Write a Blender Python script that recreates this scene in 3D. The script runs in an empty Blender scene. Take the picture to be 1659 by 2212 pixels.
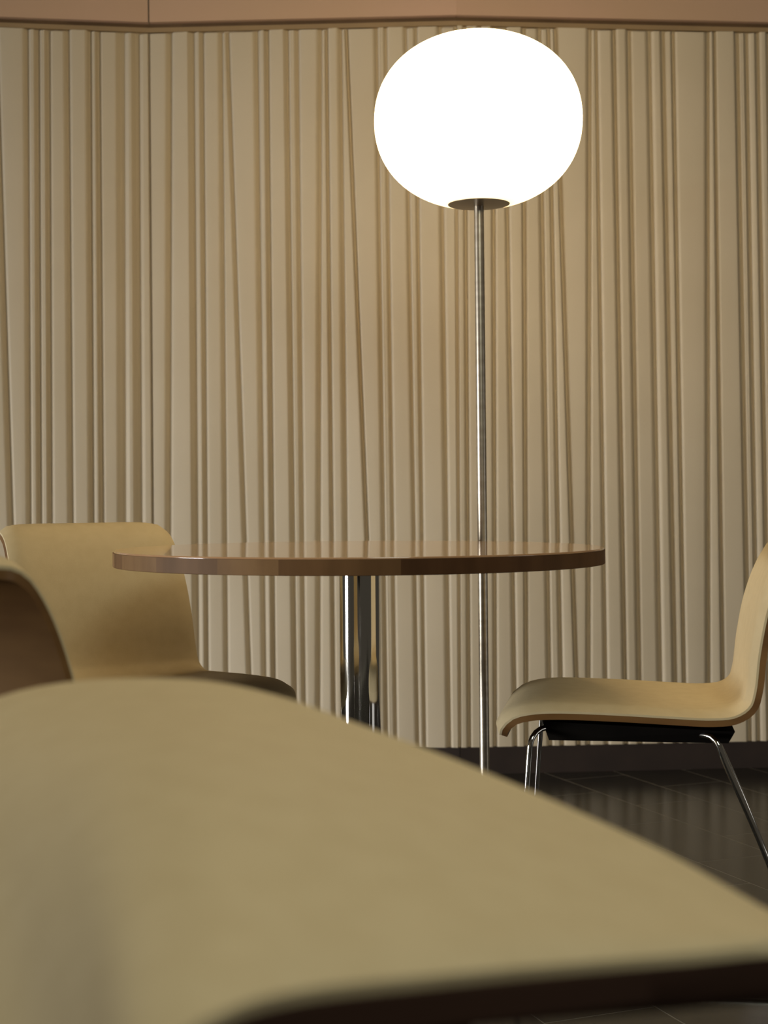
import bpy, bmesh, math, random
from mathutils import Vector, Matrix
random.seed(7)
S = bpy.context.scene
COL = S.collection

# ------------------------------------------------------------------ camera
W, H, F = 1659, 2212, 3300.0           # frame and focal length in pixels
EYE = Vector((0, 0, 0.834))
PITCH, ROLL = -0.0100, 0.0065
fw = Vector((0, math.cos(PITCH), math.sin(PITCH)))
up0 = Vector((0, -math.sin(PITCH), math.cos(PITCH)))
rt0 = Vector((1, 0, 0))
rt = rt0 * math.cos(ROLL) - up0 * math.sin(ROLL)
up = up0 * math.cos(ROLL) + rt0 * math.sin(ROLL)
cam = bpy.data.cameras.new('camera')
cam.sensor_fit = 'VERTICAL'; cam.sensor_height = 36
cam.lens = F / H * 36
cam.clip_start = 0.05
cam.dof.use_dof = True; cam.dof.focus_distance = 2.85; cam.dof.aperture_fstop = 5.4
co = bpy.data.objects.new('camera', cam); COL.objects.link(co)
co.matrix_world = Matrix((( rt.x, up.x, -fw.x, EYE.x), (rt.y, up.y, -fw.y, EYE.y), (rt.z, up.z, -fw.z, EYE.z), (0, 0, 0, 1)))
S.camera = co

def ray(px, py):
    return fw + rt * ((px - W / 2) / F) + up * ((H / 2 - py) / F)
def at(px, py, D):
    r = ray(px, py); return EYE + r * (D / r.y)

# ------------------------------------------------------------------ light
S.view_settings.view_transform = 'Standard'
S.view_settings.look = 'None'
S.view_settings.gamma = 1
S.view_settings.use_curve_mapping = False
S.view_settings.exposure = 0.0
w = bpy.data.worlds.new('world'); S.world = w; w.use_nodes = True
w.node_tree.nodes['Background'].inputs[0].default_value = (1.0, 0.86, 0.66, 1)
w.node_tree.nodes['Background'].inputs[1].default_value = 0.05

def area(name, loc, target, sx, sy, power, color):
    l = bpy.data.lights.new(name, 'AREA'); l.shape = 'RECTANGLE'; l.size = sx; l.size_y = sy
    l.energy = power; l.color = color
    o = bpy.data.objects.new(name, l); COL.objects.link(o); o.location = loc
    o.rotation_euler = (Vector(target) - Vector(loc)).to_track_quat('-Z', 'Y').to_euler()
    return o
area('window_daylight', (-6.2, 1.5, 0.40), (2.2, 4.6, -0.35), 1.6, 0.8, 49, (1.0, 0.985, 0.96)).data.spread = math.radians(75)
area('window_daylight_right', (5.6, 1.4, 0.6), (0.8, 4.4, 0.2), 1.6, 1.0, 8, (1.0, 0.97, 0.93))
area('rear_ceiling_panel', (0.9, -0.9, 2.85), (0.3, 0.9, 0.3), 1.2, 1.2, 30, (0.96, 0.99, 0.86))
area('ceiling_downlight', (0.2, 1.9, 2.85), (0.2, 2.2, 0), 2.4, 1.4, 15, (1.0, 0.78, 0.46))

# ------------------------------------------------------------------ materials
def mat(name, col, rough=0.6, metal=0.0, noise=None, bump=None, coat=0.0, spec=0.5):
    m = bpy.data.materials.new(name); m.use_nodes = True
    nt = m.node_tree; b = nt.nodes['Principled BSDF']
    b.inputs['Base Color'].default_value = (*col, 1)
    b.inputs['Roughness'].default_value = rough
    b.inputs['Metallic'].default_value = metal
    b.inputs['Coat Weight'].default_value = coat
    b.inputs['Specular IOR Level'].default_value = spec
    tc = nt.nodes.new('ShaderNodeTexCoord')
    if noise:
        col2, sc, det = noise
        mp = nt.nodes.new('ShaderNodeMapping'); mp.inputs['Scale'].default_value = sc
        n = nt.nodes.new('ShaderNodeTexNoise'); n.inputs['Scale'].default_value = 1; n.inputs['Detail'].default_value = det
        r = nt.nodes.new('ShaderNodeValToRGB'); r.color_ramp.elements[0].color = (*col, 1); r.color_ramp.elements[1].color = (*col2, 1)
        r.color_ramp.elements[0].position = 0.35; r.color_ramp.elements[1].position = 0.65
        nt.links.new(tc.outputs['Object'], mp.inputs[0]); nt.links.new(mp.outputs[0], n.inputs[0])
        nt.links.new(n.outputs[0], r.inputs[0]); nt.links.new(r.outputs[0], b.inputs['Base Color'])
    if bump:
        sc, st = bump
        n2 = nt.nodes.new('ShaderNodeTexNoise'); n2.inputs['Scale'].default_value = sc; n2.inputs['Detail'].default_value = 4
        bp = nt.nodes.new('ShaderNodeBump'); bp.inputs['Strength'].default_value = st; bp.inputs['Distance'].default_value = 0.002
        nt.links.new(tc.outputs['Object'], n2.inputs[0]); nt.links.new(n2.outputs[0], bp.inputs['Height'])
        nt.links.new(bp.outputs[0], b.inputs['Normal'])
    return m
M = {
 'rib': mat('painted_cream_relief', (0.57, 0.49, 0.36), 0.6, noise=((0.60, 0.52, 0.39), (3, 3, 3), 3), bump=(120, .12)),
 'back': mat('relief_backing', (0.58, 0.50, 0.37), 0.7, noise=((0.60, 0.52, 0.39), (4, 4, 4), 3)),
 'fascia': mat('pinkish_plaster', (0.57, 0.39, 0.265), 0.6, noise=((0.60, 0.40, 0.29), (2, 2, 2), 2)),
 'gap': mat('painted_shadow_gap', (0.10, 0.06, 0.03), 0.8, noise=((0.13, 0.08, 0.04), (9, 9, 9), 2)),  # recess strip, its shadow put into the dark colour
 'trim': mat('trim_strip', (0.30, 0.21, 0.11), 0.6, noise=((0.33, 0.23, 0.12), (9, 9, 9), 2)),
 'base': mat('dark_baseboard', (0.030, 0.022, 0.020), 0.45, noise=((0.040, 0.028, 0.024), (8, 8, 8), 3)),
 'tile': mat('dark_slate_tile', (0.012, 0.011, 0.010), 0.22, noise=((0.020, 0.019, 0.016), (7, 7, 7), 5), bump=(60, .08), spec=0.33),
 'grout': mat('pale_grout', (0.30, 0.29, 0.26), 0.8, noise=((0.36, 0.34, 0.31), (30, 30, 30), 2)),
 'fabric': mat('cream_upholstery', (0.62, 0.51, 0.31), 0.75, noise=((0.65, 0.54, 0.335), (40, 40, 40), 3), bump=(900, .25), spec=0.25),
 'ply': mat('bent_plywood', (0.14, 0.066, 0.020), 0.45, noise=((0.24, 0.125, 0.040), (4, 4, 14), 4), coat=0.05, spec=0.3),
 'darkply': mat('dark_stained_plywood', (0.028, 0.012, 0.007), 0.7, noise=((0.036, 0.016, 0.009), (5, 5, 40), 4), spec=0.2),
 'edgewood': mat('shaded_wood_edging', (0.075, 0.032, 0.010), 0.6, noise=((0.11, 0.050, 0.018), (25, 25, 3), 5), spec=0.25),  # wood colour darkened to paint in the shade along the rim front
 'edgewood2': mat('pale_wood_edging', (0.21, 0.115, 0.045), 0.6, noise=((0.27, 0.155, 0.065), (20, 30, 8), 5), spec=0.25),
 'edgewood3': mat('mid_wood_edging_half_shade', (0.14, 0.072, 0.027), 0.6, noise=((0.19, 0.10, 0.04), (25, 25, 3), 5), spec=0.25),  # a block tone, also the painted step into the front shade
 'topwood': mat('lacquered_table_veneer', (0.50, 0.29, 0.15), 0.12, noise=((0.54, 0.33, 0.18), (3, 30, 3), 5), coat=0.6),
 'chrome': mat('polished_chrome', (0.72, 0.71, 0.68), 0.07, 1.0, noise=((0.74, 0.73, 0.70), (9, 9, 9), 1)),
 'satin': mat('satin_nickel', (0.52, 0.46, 0.37), 0.36, 1.0, noise=((0.64, 0.58, 0.48), (9, 9, 60), 1)),
 'bronze': mat('dark_nickel_disc', (0.20, 0.16, 0.11), 0.35, 0.6, noise=((0.24, 0.19, 0.13), (9, 9, 9), 1)),
 'black': mat('black_steel', (0.008, 0.006, 0.005), 0.6, noise=((0.012, 0.010, 0.008), (9, 9, 9), 1), spec=0.2),
}
g = bpy.data.materials.new('glowing_opal_glass'); g.use_nodes = True
nt = g.node_tree; b = nt.nodes['Principled BSDF']
b.inputs['Base Color'].default_value = (0.85, 0.82, 0.74, 1); b.inputs['Roughness'].default_value = 0.25
lw = nt.nodes.new('ShaderNodeTexCoord'); sep = nt.nodes.new('ShaderNodeSeparateXYZ')
mr = nt.nodes.new('ShaderNodeMapRange')      # opal glass is dimmer around the fitting, away from the bulb
mr.inputs['From Min'].default_value = -0.19; mr.inputs['From Max'].default_value = -0.115
mr.inputs['To Min'].default_value = 0.45; mr.inputs['To Max'].default_value = 12.0
nt.links.new(lw.outputs['Object'], sep.inputs[0]); nt.links.new(sep.outputs['Z'], mr.inputs['Value'])
nt.links.new(mr.outputs[0], b.inputs['Emission Strength'])
b.inputs['Emission Color'].default_value = (1.0, 0.72, 0.37, 1)
M['glow'] = g

# ------------------------------------------------------------------ helpers
def obj(name, bm, m, parent=None, smooth=True, loc=None):
    bmesh.ops.recalc_face_normals(bm, faces=bm.faces)
    if smooth:
        for e in bm.edges:
            if len(e.link_faces) == 2 and e.calc_face_angle(0) > 0.75: e.smooth = False
    me = bpy.data.meshes.new(name); bm.to_mesh(me); bm.free()
    if smooth:
        for p in me.polygons: p.use_smooth = True
    me.materials.append(M[m])
    o = bpy.data.objects.new(name, me); COL.objects.link(o)
    if parent: o.parent = parent
    if loc is not None: o.location = loc
    return o
def thing(name, label, cat, loc=(0, 0, 0), rz=0, group=None):
    o = bpy.data.objects.new(name, None); COL.objects.link(o); o.empty_display_size = .1
    o.location = loc; o.rotation_euler = (0, 0, rz); o['label'] = label; o['category'] = cat
    if group: o['group'] = group
    return o
def struct(o, label=None):
    o['kind'] = 'structure'
    if label: o['label'] = label
    return o
def prism(bm, lo, hi):
    """closed prism: lo and hi are matching loops of 3D points"""
    n = len(lo)
    a = [bm.verts.new(p) for p in lo]; c = [bm.verts.new(p) for p in hi]
    for i in range(n):
        j = (i + 1) % n
        bm.faces.new((a[i], a[j], c[j], c[i]))
    bm.faces.new(a[::-1]); bm.faces.new(c)
def tube(bm, pts, r, n=14):
    pts = [Vector(p) for p in pts]
    rings = []; u = None
    for i, p in enumerate(pts):
        t = (pts[min(i + 1, len(pts) - 1)] - pts[max(i - 1, 0)]).normalized()
        if u is None:
            u = t.orthogonal().normalized()
        u = (u - t * u.dot(t)).normalized(); v = t.cross(u)
        rings.append([bm.verts.new(p + (u * math.cos(2 * math.pi * k / n) + v * math.sin(2 * math.pi * k / n)) * r) for k in range(n)])
    for a, c in zip(rings, rings[1:]):
        for k in range(n):
            bm.faces.new((a[k], a[(k + 1) % n], c[(k + 1) % n], c[k]))
    bm.faces.new(rings[0][::-1]); bm.faces.new(rings[-1])
def lathe(bm, prof, n=64, c=(0, 0)):
    """profile (r, z) from axis to axis"""
    rings = []
    for r, z in prof:
        if r < 1e-6: rings.append([bm.verts.new((c[0], c[1], z))])
        else: rings.append([bm.verts.new((c[0] + r * math.cos(2 * math.pi * k / n), c[1] + r * math.sin(2 * math.pi * k / n), z)) for k in range(n)])
    for a, d in zip(rings, rings[1:]):
        for k in range(n):
            j = (k + 1) % n
            if len(a) == 1 and len(d) == 1: continue
            if len(a) == 1: bm.faces.new((a[0], d[j], d[k]))
            elif len(d) == 1: bm.faces.new((a[k], a[j], d[0]))
            else: bm.faces.new((a[k], a[j], d[j], d[k]))
def spline(pts, n):
    """Catmull-Rom through tuples, n samples"""
    P = [Vector(p) for p in pts]; out = []
    L = [0]
    for a, c in zip(P, P[1:]): L.append(L[-1] + (c - a).length)
    for k in range(n):
        s = L[-1] * k / (n - 1)
        i = 0
        while i < len(P) - 2 and L[i + 1] < s: i += 1
        t = (s - L[i]) / (L[i + 1] - L[i])
        p1, p2 = P[i], P[i + 1]
        p0 = P[i - 1] if i > 0 else p1 * 2 - p2
        p3 = P[i + 2] if i + 2 < len(P) else p2 * 2 - p1
        out.append(0.5 * ((2 * p1) + (p2 - p0) * t + (2 * p0 - 5 * p1 + 4 * p2 - p3) * t * t + (3 * p1 - p0 - 3 * p2 + p3) * t ** 3))
    return out
def slab(bm, G, lo, hi, vertical=False):
    """closed solid over a grid G[i][j] of points between normal offsets lo(i,j) and hi(i,j)"""
    n, m = len(G), len(G[0])
    def nor(i, j):
        a = G[min(i + 1, n - 1)][j] - G[max(i - 1, 0)][j]
        c = G[i][min(j + 1, m - 1)] - G[i][max(j - 1, 0)]
        return a.cross(c).normalized()
    N = [[Vector((0, 0, 1)) if vertical else nor(i, j) for j in range(m)] for i in range(n)]
    T = [[bm.verts.new(G[i][j] + N[i][j] * hi(i, j)) for j in range(m)] for i in range(n)]
    B = [[bm.verts.new(G[i][j] + N[i][j] * lo(i, j)) for j in range(m)] for i in range(n)]
    for i in range(n - 1):
        for j in range(m - 1):
            bm.faces.new((T[i][j], T[i + 1][j], T[i + 1][j + 1], T[i][j + 1]))
            bm.faces.new((B[i][j], B[i][j + 1], B[i + 1][j + 1], B[i + 1][j]))
    for i in range(n - 1):
        bm.faces.new((T[i][0], B[i][0], B[i + 1][0], T[i + 1][0]))
        bm.faces.new((T[i][m - 1], T[i + 1][m - 1], B[i + 1][m - 1], B[i][m - 1]))
    for j in range(m - 1):
        bm.faces.new((T[0][j], T[0][j + 1], B[0][j + 1], B[0][j]))
        bm.faces.new((T[n - 1][j], B[n - 1][j], B[n - 1][j + 1], T[n - 1][j + 1]))

# ------------------------------------------------------------------ setting: walls
Z_BASE, Z_TOP = 0.081, 2.238
def floor_pt(px, D):
    p = at(px, 1100, D); return Vector((p.x, p.y))
K = [floor_pt(-900, 4.40), floor_pt(331, 4.63), floor_pt(990, 4.58), floor_pt(2300, 4.755)]
def hit(seg, px, py):
    """distance along wall segment and height where the sight line meets the wall"""
    a, c = K[seg], K[seg + 1]; d = (c - a).normalized(); r = ray(px, py)
    # EYE.xy + r.xy*t = a + d*s
    det = r.x * (-d.y) + d.x * r.y
    bx, by = a.x - EYE.x, a.y - EYE.y
    t = (bx * (-d.y) + d.x * by) / det
    s = (r.x * by - r.y * bx) / det
    return s, EYE.z + r.z * t
def wp(seg, s, z, dep):
    """point on wall; dep = how far it stands out into the room"""
    a, c = K[seg], K[seg + 1]; d = (c - a).normalized(); nrm = Vector((d.y, -d.x))
    q = a + d * s + nrm * dep
    return Vector((q.x, q.y, z))
def seglen(seg): return (K[seg + 1] - K[seg]).length
def wallbox(bm, seg, z0, z1, d0, d1, s0=None, s1=None):
    s0 = 0 if s0 is None else s0; s1 = seglen(seg) if s1 is None else s1
    prism(bm, [wp(seg, s0, z0, d0), wp(seg, s1, z0, d0), wp(seg, s1, z0, d1), wp(seg, s0, z0, d1)],
              [wp(seg, s0, z1, d0), wp(seg, s1, z1, d0), wp(seg, s1, z1, d1), wp(seg, s0, z1, d1)])

# grooves of the relief: position at the top (y=112) and at the bottom (y=1145), and width in px
GL = [(-330, -340, 13), (-285, -280, 13), (-250, -262, 13), (-196, -190, 13), (-160, -150, 13), (-95, -90, 13), (-60, -40, 13),
      (-6, 27, 13), (59, 65, 13), (82, 87, 14), (105, 110, 14), (147, 156, 13), (194, 200, 12), (213, 221, 13), (265, 268, 22), (296, 302, 22)]
GM = [(369, 367, 14), (417, 425, 16), (438, 446, 12), (479, 488, 12), (494, 530, 11), (556, 569, 12), (578, 589, 12), (621, 634, 12), (643, 654, 12),
      (693, 690, 13), (706, 718, 10), (737, 748, 12), (750, 793, 10), (814, 829, 10), (834, 849, 10), (877, 895, 10), (899, 912, 10), (951, 965, 13)]
GR = [(1003, 1010, 10), (1035, 1042, 10), (1065, 1068, 11), (1090, 1106, 11), (1130, 1134, 11), (1165, 1181, 12), (1185, 1205, 11), (1199, 1233, 11), (1273, 1271, 14), (1287, 1303, 11),
      (1325, 1343, 11), (1357, 1374, 13), (1402, 1420, 15), (1430, 1450, 12), (1453, 1471, 12), (1527, 1528, 13), (1540, 1555, 11),
      (1590, 1609, 13), (1611, 1629, 13), (1634, 1652, 13), (1658, 1675, 12), (1700, 1710, 12), (1730, 1744, 12), (1790, 1800, 12), (1822, 1835, 12), (1890, 1900, 12),
      (1960, 1962, 12), (1985, 2004, 12), (2060, 2075, 12)]
walls = []
for seg, name, G in ((0, 'wall_left', GL), (1, 'wall_back', GM), (2, 'wall_right', GR)):
    bm = bmesh.new(); wallbox(bm, seg, 0.0, 2.9, -0.10, 0.0)
    wall = struct(obj(name, bm, 'back', smooth=False),
        {'wall_left': 'cream wall left of the corner, covered in uneven vertical ribs',
         'wall_back': 'cream ribbed wall behind the table, right of the corner',
         'wall_right': 'cream ribbed wall behind the lamp and the right chair'}[name])
    walls.append(wall)
    edges = []
    for xt, xb, wd in G:
        s0, z0 = hit(seg, xt, 112); s1, z1 = hit(seg, xb, 1145)
        k = (s1 - s0) / (z1 - z0)
        hw = wd * 1.5e-3 / 2
        top = s0 + k * (Z_TOP - z0); bot = s0 + k * (Z_BASE - z0)
        edges.append((top, bot, hw))
    Ls = seglen(seg)
    lo = [(0.004, 0.004, 0.0)] + edges
    hi = edges + [(Ls - 0.004, Ls - 0.004, 0.0)]
    for (ta, ba, ha), (tb, bb, hb) in zip(lo, hi):
        e = 0.17      # part of the groove half width that stays open at the bottom of the groove
        def section(sa, sb):
            wdt = sb - sa
            P = []
            rise = random_h
            a0 = sa + ha * e; a1 = sa + ha * 1.0; b0 = sb - hb * e; b1 = sb - hb * 1.0
            if b1 - a1 < 0.004:
                mid = (a1 + b1) / 2; a1, b1 = mid - 0.002, mid + 0.002
            span = b1 - a1; q = min(0.008, span * .3)
            P = [(a0, 0), (a0 + (a1 - a0) * .45, rise * .45), (a1, rise * .86), (a1 + q * .6, rise),
                 (b1 - q * 2.1, rise + tilt), (b1 - q, rise + tilt + lip), (b1 - q * .35, rise + tilt + lip * .9), (b1 + (b0 - b1) * .15, rise * .86), (b0 - (b0 - b1) * .45, rise * .42), (b0, 0)]
            return P
        random_h = 0.0115 + random.uniform(-.0020, .0020); tilt = random.uniform(-.0012, .0012); lip = random.uniform(.0010, .0022)
        ST, SB = section(ta, tb), section(ba, bb)
        ztop = Z_TOP - random.uniform(0.000, 0.007)
        bm = bmesh.new()
        prism(bm, [wp(seg, s, Z_BASE, d + (.001 if d else -.002)) for s, d in SB], [wp(seg, s, ztop, d + (.001 if d else -.002)) for s, d in ST])
        obj('rib', bm, 'rib', wall)
# baseboards, upper trim, plaster band over the ribs
for seg, side in ((0, 'left'), (1, 'back'), (2, 'right')):
    bm = bmesh.new(); wallbox(bm, seg, 0.0, Z_BASE, 0.0005, 0.012)
    struct(obj('baseboard_' + side, bm, 'base', smooth=False))
n = 1
for seg in (0, 1, 2):
    for z0, z1, d, m in ((Z_TOP, Z_TOP + .014, .011, 'trim'), (Z_TOP + .014, Z_TOP + .027, .003, 'gap'), (Z_TOP + .027, 2.9, .024, 'fascia')):
        bm = bmesh.new()
        s1 = seglen(seg) - (.004 if (seg == 0 and m == 'fascia') else 0)
        s0 = .005 if (seg == 1 and m == 'fascia') else 0
        if seg == 1: s1 += .004
        wallbox(bm, seg, z0, z1, .0005, d, s0, s1)
        struct(obj('trim_%d' % n, bm, m, smooth=False)); n += 1

# ------------------------------------------------------------------ setting: floor
bm = bmesh.new()
prism(bm, [Vector((-4, -1.5, -.08)), Vector((4, -1.5, -.08)), Vector((4, 5.2, -.08)), Vector((-4, 5.2, -.08))],
          [Vector((-4, -1.5, -.0002)), Vector((4, -1.5, -.0002)), Vector((4, 5.2, -.0002)), Vector((-4, 5.2, -.0002))])
floor = struct(obj('floor', bm, 'grout', smooth=False), 'dark glossy tiled floor')
th = math.radians(-21.5)
ux = Vector((math.cos(th), math.sin(th)))     # across the rows
uy = Vector((-math.sin(th), math.cos(th)))
ux = Vector((math.cos(math.radians(21.5)), math.sin(math.radians(21.5)))); uy = Vector((-ux.y, ux.x))
TWd, TL, gp = 0.405, 0.405, 0.0012
TWd = 0.203
O = Vector((0.692, 4.602))
def tile_mesh(a, c):
    me = bmesh.new(); f = 0.0002
    lo = [(gp, gp), (a - gp, gp), (a - gp, c - gp), (gp, c - gp)]
    hi = [(gp + f, gp + f), (a - gp - f, gp + f), (a - gp - f, c - gp - f), (gp + f, c - gp - f)]
    prism(me, [Vector((x, y, -.0002)) for x, y in lo], [Vector((x, y, 0.0)) for x, y in hi])
    bmesh.ops.recalc_face_normals(me, faces=me.faces)
    m = bpy.data.meshes.new('tile'); me.to_mesh(m); me.free(); m.materials.append(M['tile']); return m
tm = tile_mesh(TWd, TL); cnt = 0
cand = []
for i in range(-24, 20):
    for j in range(-16, 8):
        q = O + ux * (i * TWd) + uy * (j * TL + (0.5 * TL if i % 2 else 0) - 0.26)
        c = q + ux * TWd / 2 + uy * TL / 2
        if -3.6 < c.x < 3.6 and -1.2 < c.y < 4.95: cand.append(((c - Vector((.4, 3.2))).length, q))
cand.sort(key=lambda t: t[0])
for _, q in cand[:290]:
    t = bpy.data.objects.new('tile', tm); COL.objects.link(t); t.parent = floor
    t.location = (q.x, q.y, random.uniform(0, .0002)); t.rotation_euler = (0, 0, math.radians(21.5))
bm = bmesh.new()
for _, q in cand[290:]:
    c = [q + ux * a + uy * b_ for a, b_ in ((gp, gp), (TWd - gp, gp), (TWd - gp, TL - gp), (gp, TL - gp))]
    prism(bm, [Vector((p.x, p.y, -.0002)) for p in c], [Vector((p.x, p.y, 0)) for p in c])
o = obj('outer_tiles', bm, 'tile', floor, smooth=False); o['kind'] = 'stuff'

# ------------------------------------------------------------------ chairs
# local frame: +Y forward, Z up, origin on the floor below the bend between seat and back
PROF = [(0.436, 0.423), (0.431, 0.436), (0.414, 0.452), (0.385, 0.459), (0.34, 0.460), (0.25, 0.455), (0.16, 0.449), (0.09, 0.446), (0.045, 0.452), (0.014, 0.474),
        (0.002, 0.51), (-0.004, 0.57), (-0.016, 0.64), (-0.036, 0.70), (-0.062, 0.742), (-0.088, 0.757), (-0.108, 0.757), (-0.122, 0.750)]
def chair(name, label, loc, rz, legs=True):
    t = thing(name, label, 'chair', loc, rz, None)
    n, m = 64, 25
    P = spline([(0, y, z) for y, z in PROF], n)
    L = [0]
    for a, c in zip(P, P[1:]): L.append(L[-1] + (c - a).length)
    tot = L[-1]; rc = 0.075
    def half(i):
        s = L[i]
        k = s / tot
        base = 0.205 + 0.006 * math.sin(k * math.pi) - 0.022 * max(0, (k - .5) * 2)
        e = min(s, tot - s)
        r = rc if s < tot / 2 else 0.045
        if e < r: base -= r * (1 - math.sqrt(max(0, 1 - ((r - e) / r) ** 2))) * 0.62
        return base
    G = []
    for i in range(n):
        hwid = half(i); row = []
        tan = (P[min(i + 1, n - 1)] - P[max(i - 1, 0)]).normalized()
        nr = Vector((0, tan.z, -tan.y))       # towards the sitter
        if nr.z < 0 and L[i] < tot * .4: nr = -nr
        nr = Vector((0, -tan.z, tan.y)) if Vector((0, -tan.z, tan.y)).dot(Vector((0, .6, 1))) > 0 else Vector((0, tan.z, -tan.y))
        for j in range(m):
            v = (j / (m - 1)) * 2 - 1
            row.append(P[i] + Vector((v * hwid, 0, 0)) + nr * (0.012 * v * v * math.sin(min(1, L[i] / tot) * math.pi)))
        G.append(row)
    # orient so that normals face the sitter
    a = G[n // 4 + 1][m // 2] - G[n // 4 - 1][m // 2]; c = G[n // 4][m // 2 + 1] - G[n // 4][m // 2 - 1]
    sg = 1 if a.cross(c).z > 0 else -1
    if sg < 0: G = [row[::-1] for row in G]
    bm = bmesh.new(); slab(bm, G, lambda i, j: -.0055, lambda i, j: .0045)
    sh = obj('plywood_shell', bm, 'ply', t)
    def puff(i, j):
        v = abs((j / (m - 1)) * 2 - 1); k = min(L[i], tot - L[i]) / 0.028
        f1 = math.sqrt(max(0, 1 - v ** 7)); f2 = math.sqrt(max(0, 1 - max(0, 1 - k) ** 2.2))
        return 0.0085 + 0.016 * f1 * f2
    G2 = [[p.copy() for p in row] for row in G]
    bm = bmesh.new(); slab(bm, G2, lambda i, j: .0047, puff)
    obj('cushion', bm, 'fabric', t)
    if legs:
        bm = bmesh.new()
        prism(bm, [Vector((x, y, .416)) for x, y in ((-.15, .06), (.15, .06), (.15, .36), (-.15, .36))],
                  [Vector((x, y, z)) for x, y, z in ((-.165, .05, .438), (.165, .05, .438), (.165, .37, .450), (-.165, .37, .450))])
        obj('seat_frame', bm, 'black', t, smooth=False)
        for sx in (-1, 1):
            x = sx * .178
            bm = bmesh.new()
            tube(bm, spline([(x * .86, .365, .438), (x * .93, .378, .434), (x, .388, .420), (x * 1.01, .392, .39), (x * 1.04, .402, .25), (x * 1.06, .416, .02), (x * 1.06, .414, .011), (x * 1.06, .40, .0065)], 40), .0050)
            obj('leg', bm, 'chrome', t)
            bm = bmesh.new()
            tube(bm, spline([(x * .86, .108, .430), (x * .95, .090, .430), (x, .078, .418), (x * 1.01, .066, .385), (x * 1.04, .008, .25), (x * 1.06, -.080, .02), (x * 1.06, -.079, .011), (x * 1.06, -.062, .0065)], 40), .0050)
            obj('leg', bm, 'chrome', t)
            bm = bmesh.new(); tube(bm, [(x * 1.06, .405, .0062), (x * 1.06, .2, .0062), (x * 1.06, -.067, .0062)], .0050)
            obj('floor_runner', bm, 'chrome', t)
    return t
def place(origin, facing):
    """rotation about z that turns local +Y to the facing direction"""
    return math.atan2(-facing[0], facing[1])
# right chair: faces left, far side slightly turned
a9 = math.radians(9)
fD = (-math.cos(a9), math.sin(a9)); sD = (math.sin(a9), math.cos(a9))
near_lip = Vector((0.199, 2.56))
oD = near_lip - Vector(fD) * .432 + Vector(sD) * .21
chair('dining_chair', 'cream upholstered plywood chair at the right edge, seen from the side', (oD.x, oD.y, 0), place(oD, fD))
# chair behind the table, faces the viewer and to the right
ph = math.radians(36)
fA = Vector((math.sin(ph), -math.cos(ph))); sA = Vector((math.cos(ph), math.sin(ph)))
oA = Vector((-.418, 3.26)) - sA * .20
chair('dining_chair', 'cream upholstered chair facing the viewer behind the left end of the table', (oA.x, oA.y, 0), place(oA, fA))
# chair at the left edge seen from behind
ps = math.radians(28)
fB = Vector((math.sin(ps), math.cos(ps))); sB = Vector((math.cos(ps), -math.sin(ps)))
oB = Vector((-.322, 1.60)) - sB * .20
chair('dining_chair', 'chair cut off by the left edge, seen from behind, showing brown plywood back', (oB.x, oB.y, 0), place(oB, fB))

# ------------------------------------------------------------------ nearest chair
t = thing('lounge_chair', 'large blurred cream upholstered chair filling the bottom of the view, dark underside', 'chair', (-.05, .80, 0))
FE = [(-420, 1850, .98), (-300, 1700, 1.02), (-150, 1560, 1.07), (0, 1492, 1.10), (140, 1462, 1.12), (280, 1453, 1.12), (450, 1460, 1.11), (600, 1492, 1.09), (760, 1548, 1.06), (1047, 1657, .98), (1400, 1814, .89), (1659, 1962, .83), (1830, 2045, .80)]
NE = [(-420, 3300, .44), (-100, 3150, .445), (150, 2900, .45), (230, 2580, .46), (270, 2360, .475), (345, 2240, .49), (490, 2158, .51), (680, 2112, .54), (950, 2085, .575), (1250, 2060, .63), (1500, 2040, .68), (1660, 2025, .715), (1800, 2020, .75)]
base = Vector((-.05, .80, 0))
fe = spline([tuple(at(*p) - base) for p in FE], 61); ne = spline([tuple(at(*p) - base) for p in NE], 61)
m = 41; G = []
for i in range(61):
    row = []
    for j in range(m):
        v = j / (m - 1)
        p = fe[i] * (1 - v) + ne[i] * v
        p = p + Vector((0, 0, (0.018 * math.sin(math.pi * v) - 0.006 * math.sin(math.pi * v * 2)) * max(0, 1 - (i / 48) ** 2)))
        row.append(p)
    G.append(row)
a = G[31][20] - G[29][20]; c = G[30][21] - G[30][19]
if a.cross(c).z < 0: G = [r[::-1] for r in G]
def ef(i, j, r=4.0):
    k = min(i, 60 - i, j, m - 1 - j) / r
    return math.sqrt(max(0, 1 - max(0, 1 - k) ** 2))
bm = bmesh.new(); slab(bm, G, lambda i, j: -.009, lambda i, j: -.004 + .004 * ef(i, j))
obj('cushion', bm, 'fabric', t)
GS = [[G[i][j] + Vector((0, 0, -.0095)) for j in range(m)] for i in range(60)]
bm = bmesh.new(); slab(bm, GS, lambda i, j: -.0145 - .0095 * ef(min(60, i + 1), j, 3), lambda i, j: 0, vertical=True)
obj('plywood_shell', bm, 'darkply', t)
bm = bmesh.new()
prism(bm, [Vector((x, y, .555)) for x, y in ((-.10, -.10), (.08, -.10), (.06, .10), (-.12, .12))],
          [Vector((x, y, z)) for x, y, z in ((-.11, -.11, .60), (.09, -.11, .60), (.07, .10, .60), (-.13, .12, .60))])
obj('seat_frame', bm, 'black', t, smooth=False)
for sx, sy in ((-1, -1), (1, -1), (-1, 1), (1, 1)):
    bm = bmesh.new(); x = -.01 + sx * .07; y = sy * .08
    tube(bm, spline([(x, y, .57), (x + sx * .01, y + sy * .01, .5), (x + sx * .04, y + sy * .06, .02), (x + sx * .04, y + sy * .061, .004)], 16), .008)
    obj('leg', bm, 'chrome', t)

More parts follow.
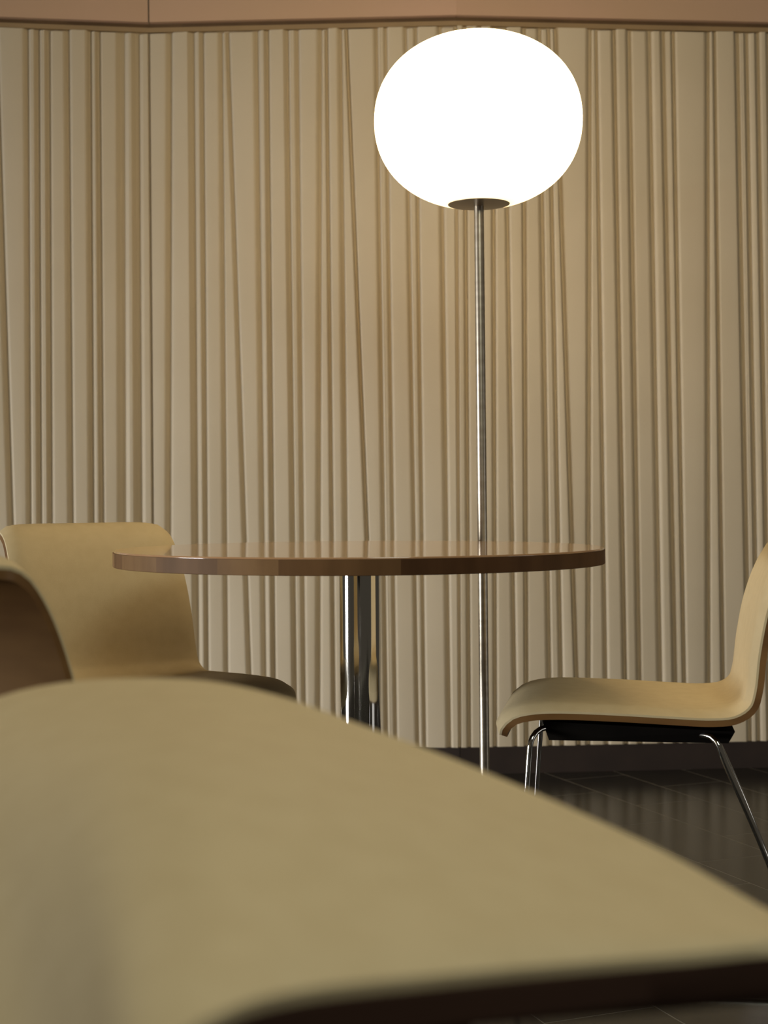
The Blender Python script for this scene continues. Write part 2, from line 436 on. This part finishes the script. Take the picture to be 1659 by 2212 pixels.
# ------------------------------------------------------------------ round table
tp = at(776.5, 1184, 2.82); TX, TY = tp.x, 2.82; TZ = 0.74; R = 0.449
t = thing('round_table', 'round wooden table with thick rim on a polished metal column', 'table', (TX, TY, 0))
bm = bmesh.new(); lathe(bm, [(0, TZ - .003), (R - .0015, TZ - .003), (R - .0015, TZ - .0006), (R - .002, TZ), (0, TZ)], 160)
o = obj('tabletop', bm, 'topwood', t)
bm = bmesh.new(); lathe(bm, [(0, TZ - .0285), (R - .03, TZ - .0285), (R - .03, TZ - .0032), (0, TZ - .0032)], 96)
obj('core_board', bm, 'edgewood', t, smooth=False)
# lipping made of curved wood blocks of mixed tone; front shade painted into them
def azim(px):      # azimuth on the front of the rim that shows at pixel px
    x = (px - W / 2) / F * (TY - .2) - TX
    return math.asin(max(-1, min(1, x / R)))
bl = [-math.pi * .5 - .16, azim(262) , azim(283), azim(341), azim(468), azim(1100), math.pi * .5, math.pi * .5 + .7, math.pi * .5 + 1.4, 3 * math.pi / 2 - .16]
mats = ['edgewood2', 'edgewood3', 'edgewood2', 'edgewood3', 'edgewood2', 'edgewood3', 'edgewood', 'edgewood', 'edgewood2', 'edgewood']
bl[1:6] = [-1.277, -1.126, -.826, -.512, -.27, .16]
for a0, a1, mm in zip(bl, bl[1:], mats):
    bm = bmesh.new(); k = max(4, int((a1 - a0) / .04)); rows = []
    for q in range(k + 1):
        a = a0 + (a1 - a0) * q / k; dx, dy = math.sin(a), -math.cos(a)
        rows.append([bm.verts.new((dx * r_, dy * r_, z)) for r_, z in ((R - .0298, TZ - .0288), (R - .0008, TZ - .0288), (R, TZ - .028), (R, TZ - .0033), (R - .0298, TZ - .0033))])
    for r0, r1 in zip(rows, rows[1:]):
        for e in range(5): bm.faces.new((r0[e], r0[(e + 1) % 5], r1[(e + 1) % 5], r1[e]))
    bm.faces.new(rows[0]); bm.faces.new(rows[-1][::-1])
    obj('rim_block', bm, mm, t)
bm = bmesh.new(); lathe(bm, [(0, TZ - .036), (.14, TZ - .036), (.15, TZ - .029), (0, TZ - .029)], 48)
obj('mounting_plate', bm, 'black', t, smooth=False)
bm = bmesh.new(); lathe(bm, [(0, .02), (.0384, .02), (.0384, TZ - .0365), (0, TZ - .0365)], 96)
o = obj('column', bm, 'chrome', t); 
bm = bmesh.new(); lathe(bm, [(0, 0), (.15, 0), (.15, .006), (.13, .014), (.06, .024), (.040, .03), (0.040, .06), (0, .06)], 72)
obj('base_plate', bm, 'chrome', t)

# ------------------------------------------------------------------ floor lamp
LD = 3.31
lc = at(1031, 262, LD); pb = at(1047, 1655, LD)
pt = at(1034.5, 452, LD)
dirx = (pb.x - pt.x) / (pb.z - pt.z)
bx = pb.x + dirx * (0 - pb.z)
t = thing('floor_lamp', 'floor lamp with large glowing white globe shade on slim metal pole', 'lamp', (bx, LD, 0))
lean = math.atan(dirx)
t.rotation_euler = (0, lean, 0)
cz = lc.z
gb = bmesh.new()
rx, rz_ = 0.2242, 0.186
prof = []
a0 = -math.pi / 2 + .29
for k in range(49):
    a = a0 + (math.pi / 2 - a0) * k / 48
    ex = 0.93
    c_, s_ = math.cos(a), math.sin(a)
    prof.append((rx * abs(c_) ** ex if k < 48 else 0, rz_ * (abs(s_) ** ex) * (1 if s_ > 0 else -1)))
prof = [(0, prof[0][1] + .012), (prof[0][0] - .006, prof[0][1] + .012), (prof[0][0] - .003, prof[0][1])] + prof
lathe(gb, prof, 96)
zs = cz
shade = obj('glass_shade', gb, 'glow', t, loc=(0, 0, zs))
rd, zd = prof[3]
bm = bmesh.new(); lathe(bm, [(0, zs + zd - .006), (.03, zs + zd - .004), (.0665, zs + zd - .001), (.0675, zs + zd + .002), (.0665, zs + zd + .004), (0, zs + zd + .004)], 72)
obj('fitting_disc', bm, 'bronze', t)
bm = bmesh.new(); lathe(bm, [(0, .012), (.0108, .012), (.0108, zs + zd - .0045), (0, zs + zd - .0045)], 40)
obj('pole', bm, 'satin', t)
bm = bmesh.new(); lathe(bm, [(0, 0.0), (.135, 0.0), (.135, .008), (.12, .013), (.02, .016), (0, .016)], 72)
bs = obj('base', bm, 'satin', t)
